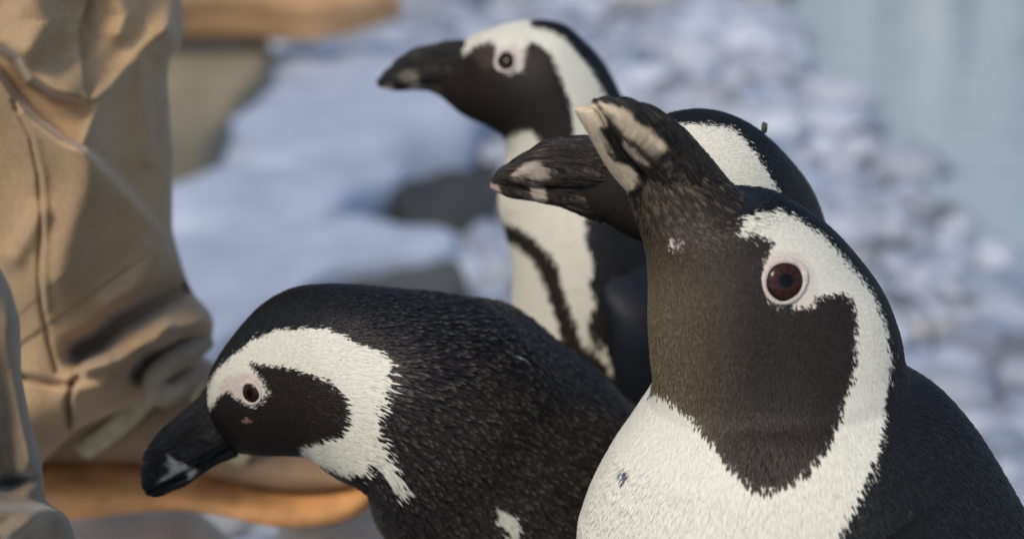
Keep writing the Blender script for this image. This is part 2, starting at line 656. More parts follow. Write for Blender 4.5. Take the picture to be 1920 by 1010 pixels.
def feathers(name, L, flen, colour_fn, parent, seed, aspect=0.26, overlap=2.7, lift=0.16, tmin=0.0, bare=None, tips=0.12, tip_gain=1.0):
    r = np.random.default_rng(seed)
    P, N, T = L.P, L.N, L.dS
    m, n = L.m, L.n
    Pn = np.roll(P, -1, 1)
    area = np.linalg.norm(np.cross(P[1:] - P[:-1], Pn[:-1] - P[:-1]), axis=-1)
    fl_i = np.interp(L.t[:-1], np.arange(len(flen)), flen) / 1000.0 * FEATHER_SCALE
    asp_fine = 0.125
    dens = overlap / (fl_i * fl_i * asp_fine)
    # rows around the body, each staggered against the one before, as feather tracts grow
    ds_loc = np.linalg.norm(P[1:] - P[:-1], axis=-1)
    step = ds_loc.max(1)                                      # longest advance between neighbouring rings
    adv = np.concatenate([[0], np.cumsum(step / (fl_i * 0.42))])
    rows = np.arange(int(np.interp(tmin, L.t, adv)) + 1, int(adv[-1]) - 1)
    fi = np.interp(rows, adv, np.arange(m))
    ii, bb, jj, aa = [], [], [], []
    for rk, f in enumerate(fi):
        i0 = min(int(f), m - 2)
        seg = np.linalg.norm(np.roll(P[i0], -1, 0) - P[i0], axis=-1)
        per = np.concatenate([[0], np.cumsum(seg)])
        cnt = max(8, int(per[-1] / (fl_i[i0] * asp_fine) * overlap * 0.42))
        pos_ = ((np.arange(cnt) + 0.5 * (rk % 2) + r.normal(0, 0.22, cnt)) / cnt % 1.0) * per[-1]
        q = np.interp(pos_, per, np.arange(n + 1))
        j0 = np.minimum(q.astype(int), n - 1)
        keep0 = r.uniform(0, 1, cnt) < np.clip(ds_loc[i0, j0] / step[i0], 0.15, 1)
        ff = np.clip(f + r.normal(0, 0.10, cnt) * (fl_i[i0] * 0.42 / max(step[i0], 1e-6)), 0, m - 1.001)
        ii.append(ff[keep0]); jj.append(q[keep0])
    fi, q = np.concatenate(ii), np.concatenate(jj)
    i, j = fi.astype(int), np.minimum(q.astype(int), n - 1)
    a, b = (fi - i)[:, None], (q - j)[:, None]
    k = len(i)
    jn = (j + 1) % n
    def bil(A):
        return A[i, j] * (1 - a) * (1 - b) + A[i + 1, j] * a * (1 - b) + A[i, jn] * (1 - a) * b + A[i + 1, jn] * a * b
    pos, nn, tt = bil(P), norm(bil(N)), norm(bil(T))
    pix = bil(L.pix)
    colr = colour_fn(pix, seed)
    length = fl_i[i] * r.uniform(0.75, 1.3, k)
    pale = colr.mean(1) > 0.2
    keep = pale | (np.arange(k) % max(1, round(aspect / asp_fine)) == 0)
    if bare is not None:
        keep &= ~np.any([np.hypot(pix[:, 0] - bx, pix[:, 1] - by) < br for bx, by, br in bare], axis=0)
    pos, nn, tt, colr, length, pale = pos[keep], nn[keep], tt[keep], colr[keep], length[keep], pale[keep]
    k = len(pos)
    FCOUNT[0] += k
    asp = np.where(pale, asp_fine, aspect)[:, None]
    lift = np.where(pale, lift * 0.3, lift)[:, None]
    length = np.where(pale, length * 1.35, length)
    side = np.cross(nn, tt)
    yaw = r.normal(0, 0.08, (k, 1))
    d = norm(tt * np.cos(yaw) + side * np.sin(yaw))
    side = norm(np.cross(nn, d))
    ln = length[:, None]
    wd = ln * asp * r.uniform(0.8, 1.2, (k, 1))
    lf = lift * r.uniform(0.5, 1.4, (k, 1))
    root = pos - nn * ln * 0.05
    midp = pos + d * ln * 0.55 + nn * ln * lf * 0.75
    left, right = midp - side * wd * 0.5 - nn * ln * 0.03, midp + side * wd * 0.5 - nn * ln * 0.03
    tip = pos + d * ln + nn * ln * lf * 0.85
    V = np.stack([root, left, midp + nn * wd * 0.12, right, tip], 1).reshape(-1, 3)
    o = np.arange(k)[:, None] * 5
    F = np.concatenate([o + [0, 1, 2], o + [0, 2, 3], o + [1, 4, 2], o + [2, 4, 3]], 0)
    var = np.exp(r.normal(0, 1, (k, 1)) * np.where(pale, 0.05, 0.18)[:, None])
    cc = np.clip(colr * var, 0, 0.86)
    C = np.repeat(cc[:, None], 5, 1)
    dark = (cc.mean(1) < 0.2)[:, None]
    glint = (r.uniform(0, 1, (k, 1)) < tips) * r.uniform(0.4, 1.6, (k, 1)) * np.clip(ln / 0.004 - 0.55, 0.08, 1)
    C[:, 4] = np.where(dark, C[:, 4] * 1.25 + glint * tip_gain * np.array((0.055, 0.047, 0.040)), C[:, 4])     # glints painted as paler tips on some dark feathers
    ob = make_obj(name, V, F, M_FEATHER, parent, colors=C.reshape(-1, 3))
    tag(ob, kind='stuff')
    return ob


def bill_parts(root, cfg, Y0):
    b = cfg['bill']
    for key, top, bot, nm in (('u', 'dorsal', 'mouth', 'upper_mandible'), ('l', 'mouth', 'ventral', 'lower_mandible')):
        dY = np.array(b['dY'])
        D = np.array([at(x, y, Y0 + q) for (x, y), q in zip(b[top], dY)])
        V = np.array([at(x, y, Y0 + q) for (x, y), q in zip(b[bot], dY)])
        w = np.array(b['w' + key]) / 100
        # sections lean on the mouth line: move the widest line of each half to that side
        L = Loft(D, V, w, m=140, n=128)
        th = L.th
        c, sn = np.cos(th), np.sin(th)
        sgn = 1.0 if key == 'u' else -1.0
        ex = np.where(c * sgn < 0, 0.4, 0.95)               # boxy where the halves close on each other, round outside
        c2, s2 = np.sign(c) * np.abs(c) ** ex, np.sign(sn) * np.abs(sn) ** ex
        Hh = (L.P[:, :1] - L.P[:, L.n // 2:L.n // 2 + 1]) / 2
        q4 = L.P[:, L.n // 4:L.n // 4 + 1] - L.C[:, None]
        L.P = L.C[:, None] + Hh * c2[None, :, None] + q4 * s2[None, :, None]
        L.finish()
        # growth ridges and flakes of the horn
        rid = 0.0003 * np.sin(L.uv[..., 1] * 3300 + 3.5 * snoise(L.uv, 4, 220) + 60 * L.uv[..., 0]) * np.clip(L.t / 1.5 - 1.4, 0, 1)[:, None]
        rid = rid + 0.0004 * snoise(L.uv * [1, 2.2], 6, 260)
        tone0 = paint(L.pix.reshape(-1, 2), b['patches'], 0, base=np.zeros(3)).mean(1).reshape(L.m, L.n)
        rid = np.where(tone0 > 0.1, rid * 0.05, rid)
        L.P = L.P + L.N * rid[..., None]
        v, f = L.mesh()
        colr = paint(np.vstack([L.pix.reshape(-1, 2), L.pix[0].mean(0), L.pix[-1].mean(0)]), b['patches'], 2.0, 3, base=np.array(b.get('base', (0.022, 0.020, 0.019))))
        # soften the patch edges
        g = colr[:-2].reshape(L.m, L.n, 3)
        for _ in range(3):
            g[1:-1] = (g[:-2] + 2 * g[1:-1] + g[2:]) / 4
            g = (np.roll(g, 1, 1) + 2 * g + np.roll(g, -1, 1)) / 4
        colr[:-2] = g.reshape(-1, 3)
        uv = np.vstack([L.uv.reshape(-1, 2), [[0, 0]], [[0, 0]]])
        make_obj(nm, v, f, M_BILL, root, colors=colr, uv=uv)


def eye_part(root, L, ex, ey, r_px, ring_px, Y0, iris=(0.05, 0.016, 0.012), squash=0.9, lid=M_LID):
    near = np.sin(L.th) > 0.15
    for side in (0, 1):
        pix = L.pix.copy()
        pix[:, ~near] = 1e6
        d = np.hypot(pix[..., 0] - ex, pix[..., 1] - ey)
        k = np.unravel_index(np.argmin(d), d.shape)
        j = k[1] if side == 0 else (-k[1]) % L.n
        p = L.P[k[0], j]
        nrm = norm(L.N[max(k[0] - 3, 0):k[0] + 4, [(j - 2) % L.n, j, (j + 2) % L.n]].mean((0, 1)))
        if side == 0:
            # put the eye exactly where the outline of the lids sits
            p = at(ex, ey, p[1])
        tng = norm(L.dS[k[0], j])
        bx = norm(np.cross(nrm, tng)); by = norm(np.cross(bx, nrm))
        sc = p[1] / 0.94 / FPX
        R, RR = r_px * sc, ring_px * sc
        # eyeball: a shallow dome, pupil and iris in rings around its axis
        nr, na = 26, 48
        vs, cs = [], []
        for a in range(nr):
            f = a / (nr - 1)
            rad = R * 1.12 * f
            hgt = R * 0.55 * math.sqrt(max(0, 1 - (f * 0.98) ** 2)) - R * 0.12
            for q in range(na):
                an = q / na * 2 * math.pi
                vs.append(p + bx * rad * math.cos(an) + by * rad * math.sin(an) + nrm * hgt)
                if f < 0.36: cs.append((0.003, 0.003, 0.003))
                elif f < 0.84:
                    g = 0.8 + 0.35 * math.sin(an * 17) * math.sin(an * 7 + 2) + 0.35 * (f - 0.5)
                    cs.append(tuple(c * g for c in iris))
                else: cs.append((0.012, 0.008, 0.008))
        eb = make_obj('eyeball', np.array(vs), grid_quads(nr, na), M_EYE, root, colors=np.array(cs))
        # lids: a fleshy uneven ring
        nu, nv = 90, 18
        u = np.arange(nu) / nu * 2 * math.pi
        v = np.arange(nv) / nv * 2 * math.pi
        rm, rt = (R + RR) / 2, (RR - R) / 2 * 1.12
        wob = 1 + 0.045 * np.cos(2 * u + 0.6) + 0.02 * np.sin(3 * u + 1)
        U, Vv = np.meshgrid(u, v, indexing='ij')
        edge = 1 + 0.06 * np.sin(U * 23 + 1.5 * np.sin(U * 5)) * (np.cos(Vv) > 0)
        rad = rm * wob[:, None] + rt * (0.86 + 0.22 * np.sin(U + 2.2) + 0.1 * np.sin(5 * U)) * np.cos(Vv) * edge
        hgt = rt * 0.55 * np.sin(Vv) * (1 + 0.25 * np.sin(U * 2 + 2)) + R * 0.10
        Q = p + bx * (rad * np.cos(U))[..., None] + by * (rad * np.sin(U) * (squash + 0.08))[..., None] + nrm * hgt[..., None]
        q = grid_quads(nu, nv)
        wrap = []
        for b_ in range(nv):
            wrap.append([(nu - 1) * nv + b_, b_, (b_ + 1) % nv, (nu - 1) * nv + (b_ + 1) % nv])
        make_obj('eyelid_ring', Q.reshape(-1, 3), np.vstack([q, np.array(wrap)]), lid, eb)


def flipper_part(root, cfg, Y0, body):
    rows = cfg['flipper']
    for side in (-1, 1):
        D, V, w = [], [], []
        for (dx, dy, vx, vy, off, wc) in rows:
            D.append(at(dx, dy, Y0 - off / 100)); V.append(at(vx, vy, Y0 - off / 100)); w.append(wc / 100)
        D, V = np.array(D), np.array(V)
        if side == 1:
            D[:, 1] = 2 * Y0 - D[:, 1]; V[:, 1] = 2 * Y0 - V[:, 1]
        L = Loft(D, V, w, m=90, n=48)
        L.finish()
        v, f = L.mesh()
        fl = make_obj('flipper', v, f, M_SKIN, root, colors=np.repeat(cfg.get('flipper_col', BLACK)[None], len(v), 0),
                      uv=np.vstack([L.uv.reshape(-1, 2), [[0, 0]], [[0, 0]]]))
        feathers('flipper_plumage', L, np.full(len(rows), cfg.get('flipper_len', 4.2)), lambda p, s: np.repeat(cfg.get('flipper_col', BLACK)[None], len(p), 0), fl, cfg['seed'] + 40 + side, aspect=0.34, lift=0.1)


def foot(root, x, y):
    # webbed foot with three toes
    def tri(a, b, n=10):
        return [tuple(a + (b - a) * t) for t in np.linspace(0, 1, n)]
    toes = [(-0.062, -0.032), (-0.075, 0.0), (-0.062, 0.032)]
    out = [(0.02, -0.012), (-0.01, -0.022), toes[0], (-0.052, -0.015), toes[1], (-0.052, 0.015), toes[2], (-0.01, 0.022), (0.02, 0.012)]
    n = len(out)
    v = [(x + a, y + b, 0.004) for a, b in out] + [(x + a * 0.93, y + b * 0.93, 0.014 if a > -0.03 else 0.010) for a, b in out]
    v += [(x, y, 0.004), (x + 0.0, y, 0.03)]
    f = []
    for i in range(n):
        k = (i + 1) % n
        f += [(i, k, n + k, n + i), (n + i, n + k, 2 * n + 1), (k, i, 2 * n)]
    me = make_obj('foot', np.array(v), f, M_FOOT, root, smooth=False)
    # shank up into the belly
    k = 14
    an = np.arange(k) / k * 2 * math.pi
    rings = [(0.012, 0.012), (0.014, 0.05), (0.022, 0.10), (0.03, 0.14)]
    P = np.array([[(x + r * math.cos(a), y + r * math.sin(a), z) for a in an] for r, z in rings])
    make_obj('shank', P.reshape(-1, 3), grid_quads(len(rings), k), M_FOOT, me)


def penguin(cfg):
    Y0 = cfg['Y']
    D, V, w, fl = stations(cfg['rows'], Y0, cfg['lower'], cfg.get('Ylow'))
    Yb = cfg.get('Ylow', Y0 + cfg['rows'][-1][4])
    fx = (D[-1][0] + V[-1][0]) / 2
    root = empty('penguin', (fx, Yb, 0))
    tag(root, cfg['label'], 'penguin', 'African penguins gathered beside the keeper')
    bpy.context.view_layer.update()
    L = Loft(D, V, w, m=cfg.get('m', 260), n=140, power=cfg.get('power', 0.96), soft=1.1)
    arc_soft = 0.0008 * snoise(L.P, cfg['seed'], 90) + 0.0012 * snoise(L.P, cfg['seed'] + 1, 38)
    L.finish()
    L.P = L.P + L.N * arc_soft[..., None]
    L.finish()
    v, f = L.mesh()
    layers = cfg['layers']
    pix = np.vstack([L.pix.reshape(-1, 2), L.pix[0].mean(0), L.pix[-1].mean(0)])
    colr = paint(pix, layers, 0)
    if 'tone' in cfg:
        colr = cfg['tone'](pix, colr)
    uv = np.vstack([L.uv.reshape(-1, 2), [[0, 0]], [[0, 0]]])
    body = make_obj('body', v, f, M_SKIN, root, colors=colr * 0.95, uv=uv)

    def cf(p, s):
        c = paint(p, layers, cfg.get('jitter', 2.6), s)
        if 'tone' in cfg:
            c = cfg['tone'](p, c)
        return c
    ex, ey, er, rr = cfg['eye']
    feathers('plumage', L, fl, cf, body, cfg['seed'], tmin=cfg['tmin'], bare=[(ex, ey, rr * 0.85)], aspect=cfg.get('aspect', 0.26), lift=cfg.get('lift', 0.13), tips=cfg.get('tips', 0.12), tip_gain=cfg.get('tip_gain', 1.0))
    bill_parts(root, cfg, Y0)
    eye_part(root, L, ex, ey, er, rr, Y0, iris=cfg['iris'])
    if 'flipper' in cfg:
        flipper_part(root, cfg, cfg.get('flipY', Yb), body)
    for s in (-1, 1):
        foot(root, fx - 0.005, Yb + s * 0.045)
    return root, L


# ---- D: the big penguin looking up
def tone_D(p, c):
    dark = c.mean(1) < 0.03
    t = np.clip((1420 - p[:, 0]) / 200, 0, 1) ** 1.3 * np.clip((p[:, 1] - 400) / 150, 0.12, 1)  # painted sunlight on the throat, stronger towards its front edge
    g = np.random.default_rng(len(p)).uniform(0, 1, len(p))
    streak = g < 0.34 * np.clip((560 - p[:, 1]) / 120, 0, 1) * np.clip((1400 - p[:, 0]) / 150, 0, 1)
    t = np.where(streak, np.maximum(t, 0.42), t)
    out = c.copy()
    out[dark] = c[dark] * (1 - t[dark])[:, None] + THROAT_SUNLIT * t[dark][:, None]
    return out


D_FACE = [(1376, 442), (1402, 431), (1446, 449), (1434, 490), (1440, 556), (1520, 572), (1528, 552), (1575, 546), (1595, 556), (1600, 586), (1603, 641), (1598, 692), (1580, 742), (1570, 788), (1545, 843), (1504, 884), (1464, 909), (1429, 914), (1398, 899), (1363, 864), (1333, 823), (1308, 788), (1267, 757), (1232, 732), (1100, 732), (1000, 300), (1200, 100), (1400, 340), (1385, 400)]
D_WHITE = [(1376, 442), (1386, 405), (1453, 391), (1490, 405), (1537, 435), (1581, 480), (1608, 510), (1635, 548), (1656, 596), (1669, 667), (1664, 727), (1656, 783), (1631, 874), (1600, 939), (1575, 995), (1545, 1080), (1540, 1400), (1500, 2600), (800, 2600), (900, 1010), (1000, 735), (1200, 500)]
D_FLANK = [(1690, 985), (1722, 992), (1740, 1060), (1730, 1300), (1690, 1300)]
CREAM = (0.62, 0.50, 0.35)
cfg_D = dict(
    label='largest penguin, head tipped back with its bill pointing up and brown throat with painted sun sheen', seed=100, Y=0.555, tmin=0.3, Ylow=0.54, m=330,
    rows=[(1262, 262, 1166, 322, -0.006, 0.75, 10), (1330, 312, 1176, 356, -0.003, 1.2, 9), (1392, 371, 1187, 394, 0, 1.75, 6.5), (1453, 372, 1201, 438, 0, 2.45, 3.8), (1537, 427, 1211, 485, 0, 3.1, 2.7),
          (1600, 490, 1215, 540, 0, 3.45, 3.0), (1650, 552, 1217, 600, 0, 3.75, 3.4), (1675, 610, 1223, 662, 0, 4.05, 3.8), (1686, 665, 1229, 712, 0, 4.33, 4.2),
          (1702, 696, 1219, 750, -0.003, 4.6, 4.6), (1757, 734, 1184, 802, -0.006, 4.97, 5.2), (1807, 785, 1153, 845, -0.009, 5.36, 5.6), (1858, 850, 1126, 895, -0.012, 5.8, 6), (1908, 935, 1104, 950, -0.014, 6.25, 6), (1945, 1030, 1088, 1015, -0.015, 6.7, 6.5)],
    lower=[(0.207, 0.34, 0.02, 0.35, 7.1, 8), (0.212, 0.25, 0.012, 0.27, 7.2, 9), (0.205, 0.17, 0.016, 0.19, 6.8, 9), (0.185, 0.11, 0.04, 0.12, 5.6, 9), (0.15, 0.075, 0.075, 0.08, 3.5, 9), (0.12, 0.065, 0.105, 0.066, 0.8, 9)],
    layers=[(D_WHITE, WHITE), (D_FACE, BROWN), ([(1430, 480), (1450, 462), (1500, 470), (1528, 510), (1526, 560), (1500, 575), (1440, 560), (1428, 510)], np.array((0.61, 0.56, 0.485))), (D_FLANK, WHITE), ([(1164, 878), (1174, 874), (1180, 886), (1172, 896), (1165, 888)], np.array((0.10, 0.10, 0.14))), ([(1247, 448), (1258, 444), (1272, 450), (1270, 460), (1252, 460)], np.array((0.5, 0.45, 0.42)))],
    tone=tone_D, eye=(1470, 527, 35, 46), iris=(0.036, 0.014, 0.013), jitter=4.0,
    bill=dict(dorsal=[(1110, 191), (1124, 184), (1171, 185), (1222, 200), (1262, 226), (1306, 266), (1343, 310), (1394, 372)],
              mouth=[(1106, 200), (1120, 207), (1137, 237), (1158, 264), (1180, 292), (1212, 320), (1250, 360), (1310, 425)],
              ventral=[(1086, 200), (1077, 206), (1090, 230), (1109, 263), (1128, 297), (1148, 327), (1170, 352), (1200, 385)],
              dY=[-0.022, -0.021, -0.018, -0.014, -0.010, -0.006, -0.003, 0], wu=[0.15, 0.42, 0.68, 0.82, 0.95, 1.12, 1.3, 1.1], wl=[0.2, 0.42, 0.62, 0.72, 0.8, 0.86, 0.9, 0.9],
              base=(0.030, 0.026, 0.022),
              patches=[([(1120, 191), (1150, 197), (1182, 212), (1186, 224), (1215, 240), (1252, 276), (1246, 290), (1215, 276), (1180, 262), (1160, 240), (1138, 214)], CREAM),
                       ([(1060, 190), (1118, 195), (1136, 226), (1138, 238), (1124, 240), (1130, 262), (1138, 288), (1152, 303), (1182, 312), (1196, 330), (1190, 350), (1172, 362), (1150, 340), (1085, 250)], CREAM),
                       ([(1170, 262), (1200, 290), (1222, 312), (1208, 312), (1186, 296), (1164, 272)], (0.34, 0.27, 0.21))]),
    flipper=[(1720, 900, 1650, 925, 2.8, 1.0), (1765, 965, 1640, 990, 4.6, 1.2), (1800, 1060, 1620, 1060, 6.4, 1.1), (1800, 1250, 1600, 1240, 7.8, 0.9), (1770, 1500, 1600, 1480, 8.0, 0.7), (1700, 1720, 1620, 1710, 8.2, 0.4)],
)

# ---- A: the stooping penguin
def tone_A(p, c):
    t = np.clip((p[:, 0] - 690) / 60, 0, 1) * np.clip((p[:, 1] - 570 - 0.30 * (p[:, 0] - 690)) / 120, 0, 1) * (c.mean(1) < 0.03)
    c = c * (1 - t)[:, None] + np.array((0.018, 0.0148, 0.0138)) * t[:, None]
    u = np.clip((470 - p[:, 0]) / 60, 0, 1) * (c.mean(1) < 0.03)
    return c * (1 - u)[:, None] + np.array((0.0125, 0.0115, 0.0112)) * u[:, None]


A_WHITE = [(394, 774), (386, 757), (388, 729), (405, 694), (437, 666), (468, 640), (511, 621), (555, 616), (599, 614), (634, 627), (668, 646), (708, 655), (721, 681), (718, 725), (708, 760), (697, 790), (705, 825), (734, 864), (751, 895), (758, 927), (742, 921), (721, 895), (690, 860), (673, 885), (640, 890), (560, 860), (555, 834), (500, 800), (460, 760), (420, 745), (405, 750)]
A_FACE = [(403, 768), (405, 747), (424, 736), (442, 752), (470, 764), (494, 750), (500, 735), (490, 716), (477, 703), (462, 680), (494, 688), (533, 690), (572, 699), (612, 716), (638, 738), (649, 768), (647, 795), (634, 816), (599, 825), (555, 836), (540, 880), (330, 900), (330, 780), (380, 752), (394, 776)]
A_PINK = [(418, 712), (450, 702), (478, 706), (492, 720), (488, 752), (460, 760), (440, 750), (424, 736), (408, 742), (406, 728)]
A_FLANK = [(916, 948), (948, 950), (966, 980), (980, 1030), (1000, 1100), (940, 1100), (942, 1000)]
A_BELLY = [(700, 1120), (1000, 1100), (1150, 2300), (500, 2300)]
cfg_A = dict(
    label='penguin stooping forward with its bill pointing down beside the brown boot', seed=200, Y=0.605, tmin=0.9, Ylow=0.665, m=300,
    rows=[(356, 778, 392, 866, 0, 0.7, 2.6), (396, 748, 430, 846, 0, 0.8, 2.6), (406, 696, 462, 839, 0, 1.35, 2.6), (436, 642, 502, 837, 0, 2.1, 2.7), (486, 586, 548, 834, 0, 2.75, 3.0), (546, 553, 585, 836, 0, 3.1, 3.3),
          (614, 545, 614, 853, 0, 3.35, 4.2), (680, 548, 642, 868, 0, 3.6, 5.4), (740, 557, 668, 879, 0, 3.9, 7), (799, 570, 690, 899, 0, 4.5, 8.5), (870, 575, 708, 922, 0.012, 5.2, 9.5), (940, 590, 722, 945, 0.024, 5.8, 9.5),
          (1000, 626, 738, 965, 0.036, 6.3, 9.5), (1060, 675, 750, 985, 0.045, 6.7, 9.5), (1140, 734, 757, 1012, 0.053, 7.0, 9.5), (1215, 800, 760, 1060, 0.058, 7.1, 8.4), (1290, 890, 765, 1130, 0.06, 7.1, 9)],
    lower=[(0.113, 0.29, -0.045, 0.23, 6.8, 10), (0.122, 0.2, -0.02, 0.15, 6.0, 10), (0.11, 0.12, 0.01, 0.10, 4.5, 10), (0.085, 0.075, 0.045, 0.075, 1.2, 10)],
    layers=[(A_WHITE, WHITE), (A_FACE, BROWN), (A_PINK, PINK), ([(455, 783), (473, 785), (466, 792), (445, 794)], np.array((0.2, 0.12, 0.1))), ([(952, 655), (962, 654), (970, 662), (958, 664)], np.array((0.4, 0.4, 0.42))), (A_FLANK, WHITE * 0.95), (A_BELLY, WHITE)],
    eye=(471, 736, 18, 25), iris=(0.020, 0.010, 0.008), lift=0.17, jitter=3.0, tips=0.5, tip_gain=1.7,
    tone=tone_A,
    bill=dict(dorsal=[(269, 914), (265, 893), (274, 845), (294, 816), (328, 786), (368, 751), (384, 728)],
              mouth=[(276, 924), (287, 911), (316, 892), (348, 874), (385, 850), (425, 824), (462, 800)],
              ventral=[(281, 926), (294, 927), (322, 917), (350, 903), (378, 882), (411, 858), (446, 848)],
              dY=[-0.02, -0.018, -0.014, -0.010, -0.006, -0.002, 0], wu=[0.15, 0.42, 0.75, 0.95, 1.15, 1.3, 1.2], wl=[0.15, 0.4, 0.66, 0.82, 0.95, 1.0, 0.9], base=(0.017, 0.0160, 0.0158),
              patches=[([(312, 850), (325, 858), (333, 868), (347, 868), (352, 876), (330, 888), (300, 905), (290, 910), (318, 884)], (0.34, 0.315, 0.28)),
                       ([(346, 876), (362, 874), (371, 884), (360, 896), (350, 890)], (0.34, 0.315, 0.28))]),
    flipper=[(905, 800, 800, 790, 3.0, 1.0), (930, 860, 785, 850, 4.0, 1.1), (938, 920, 766, 905, 4.9, 1.15), (940, 965, 757, 955, 5.5, 1.15), (938, 1010, 757, 1010, 6.0, 1.1), (930, 1150, 745, 1150, 7.2, 0.9), (900, 1330, 745, 1320, 7.6, 0.7), (840, 1480, 770, 1480, 7.9, 0.4)], flipY=0.655,
    flipper_col=np.array((0.021, 0.0175, 0.016)), flipper_len=5.0,
)

# ---- B: the penguin standing farthest back
B_WHITE = [(867, 112), (856, 55), (900, 30), (986, 30), (992, 51), (1022, 56), (1051, 70), (1075, 94), (1102, 124), (1120, 148), (1134, 177), (1140, 260), (1120, 330), (1097, 399), (1097, 444), (1111, 489), (1103, 529), (1117, 562), (1106, 596), (1134, 641), (1151, 698), (1160, 800), (1150, 2500), (700, 2500), (800, 700), (850, 300), (860, 200)]
B_FACE = [(867, 112), (882, 91), (912, 79), (926, 88), (928, 125), (949, 140), (970, 127), (977, 97), (989, 76), (1007, 85), (1030, 103), (1045, 139), (1057, 163), (1066, 192), (1072, 228), (1075, 255), (1060, 290), (1022, 268), (1007, 255), (995, 240), (959, 246), (930, 262), (820, 240), (780, 180), (830, 90)]
B_BAND = [(930, 405), (965, 420), (1004, 445), (1038, 478), (1056, 540), (1074, 590), (1096, 640), (1120, 652), (1150, 700), (1165, 760), (1100, 760), (1068, 670), (1048, 610), (1030, 550), (1005, 490), (965, 452), (930, 440)]
B_BROWN = [(1104, 575), (1130, 585), (1138, 630), (1120, 640), (1102, 615)]
cfg_B = dict(
    label='penguin standing upright at the back, white chest crossed by a dark band', seed=300, Y=0.79, tmin=0.9, m=240,
    rows=[(838, 84, 806, 164, 0, 0.9, 3), (868, 76, 840, 186, 0, 1.3, 3), (890, 62, 870, 210, 0, 2.0, 3), (930, 50, 905, 228, 0, 2.6, 3), (986, 41, 930, 243, 0, 3.0, 3.2), (1051, 48, 943, 260, 0, 3.2, 3.6),
          (1100, 82, 946, 288, 0, 3.3, 4), (1135, 118, 941, 328, 0, 3.4, 4.4), (1160, 160, 937, 376, 0, 3.6, 4.8), (1185, 220, 950, 425, 0, 4.0, 5), (1215, 300, 959, 470, 0, 4.6, 5.4), (1245, 400, 962, 530, 0, 5.2, 6), (1275, 500, 958, 600, 0, 5.6, 6.5),
          (1300, 620, 945, 700, 0, 5.9, 7), (1320, 760, 935, 830, 0, 6.0, 8)],
    lower=[(0.112, 0.27, -0.012, 0.27, 6.0, 10), (0.112, 0.18, -0.01, 0.18, 5.6, 10), (0.095, 0.11, 0.01, 0.11, 4.4, 10), (0.07, 0.075, 0.035, 0.075, 1.0, 10)],
    layers=[(B_WHITE, WHITE), (B_FACE, BROWN), ([(878, 100), (900, 84), (926, 88), (928, 125), (900, 130)], np.array((0.045, 0.031, 0.027))), ([(928, 96), (950, 80), (978, 92), (974, 130), (950, 142), (928, 126)], np.array((0.56, 0.52, 0.47))), (B_BAND, BROWN), (B_BROWN, BROWN)],
    eye=(949, 115, 16, 23), iris=(0.020, 0.010, 0.008), jitter=3.0,
    bill=dict(dorsal=[(706, 154), (715, 142), (739, 118), (769, 97), (808, 85), (846, 78), (872, 76)],
              mouth=[(709, 159), (722, 158), (745, 156), (770, 152), (800, 148), (845, 148), (890, 152)],
              ventral=[(712, 162), (733, 167), (760, 169), (784, 166), (805, 168), (832, 182), (865, 207)],
              dY=[0] * 7, wu=[0.15, 0.4, 0.72, 0.86, 1.0, 1.2, 1.1], wl=[0.15, 0.38, 0.62, 0.74, 0.84, 0.9, 0.7], base=(0.032, 0.031, 0.030),
              patches=[([(745, 140), (765, 132), (785, 140), (788, 160), (770, 163), (755, 152)], (0.22, 0.20, 0.16)), ([(715, 157), (735, 157), (740, 168), (725, 168)], (0.26, 0.24, 0.2))]),
    flipper=[(1250, 500, 1130, 470, 3.6, 0.9), (1262, 570, 1126, 540, 5.0, 1.1), (1270, 650, 1146, 610, 5.8, 1.0), (1270, 760, 1152, 740, 6.2, 0.9), (1250, 900, 1150, 890, 6.4, 0.7), (1210, 1030, 1165, 1030, 6.6, 0.3)],
    flipper_col=np.array((0.011, 0.014, 0.021)),
)

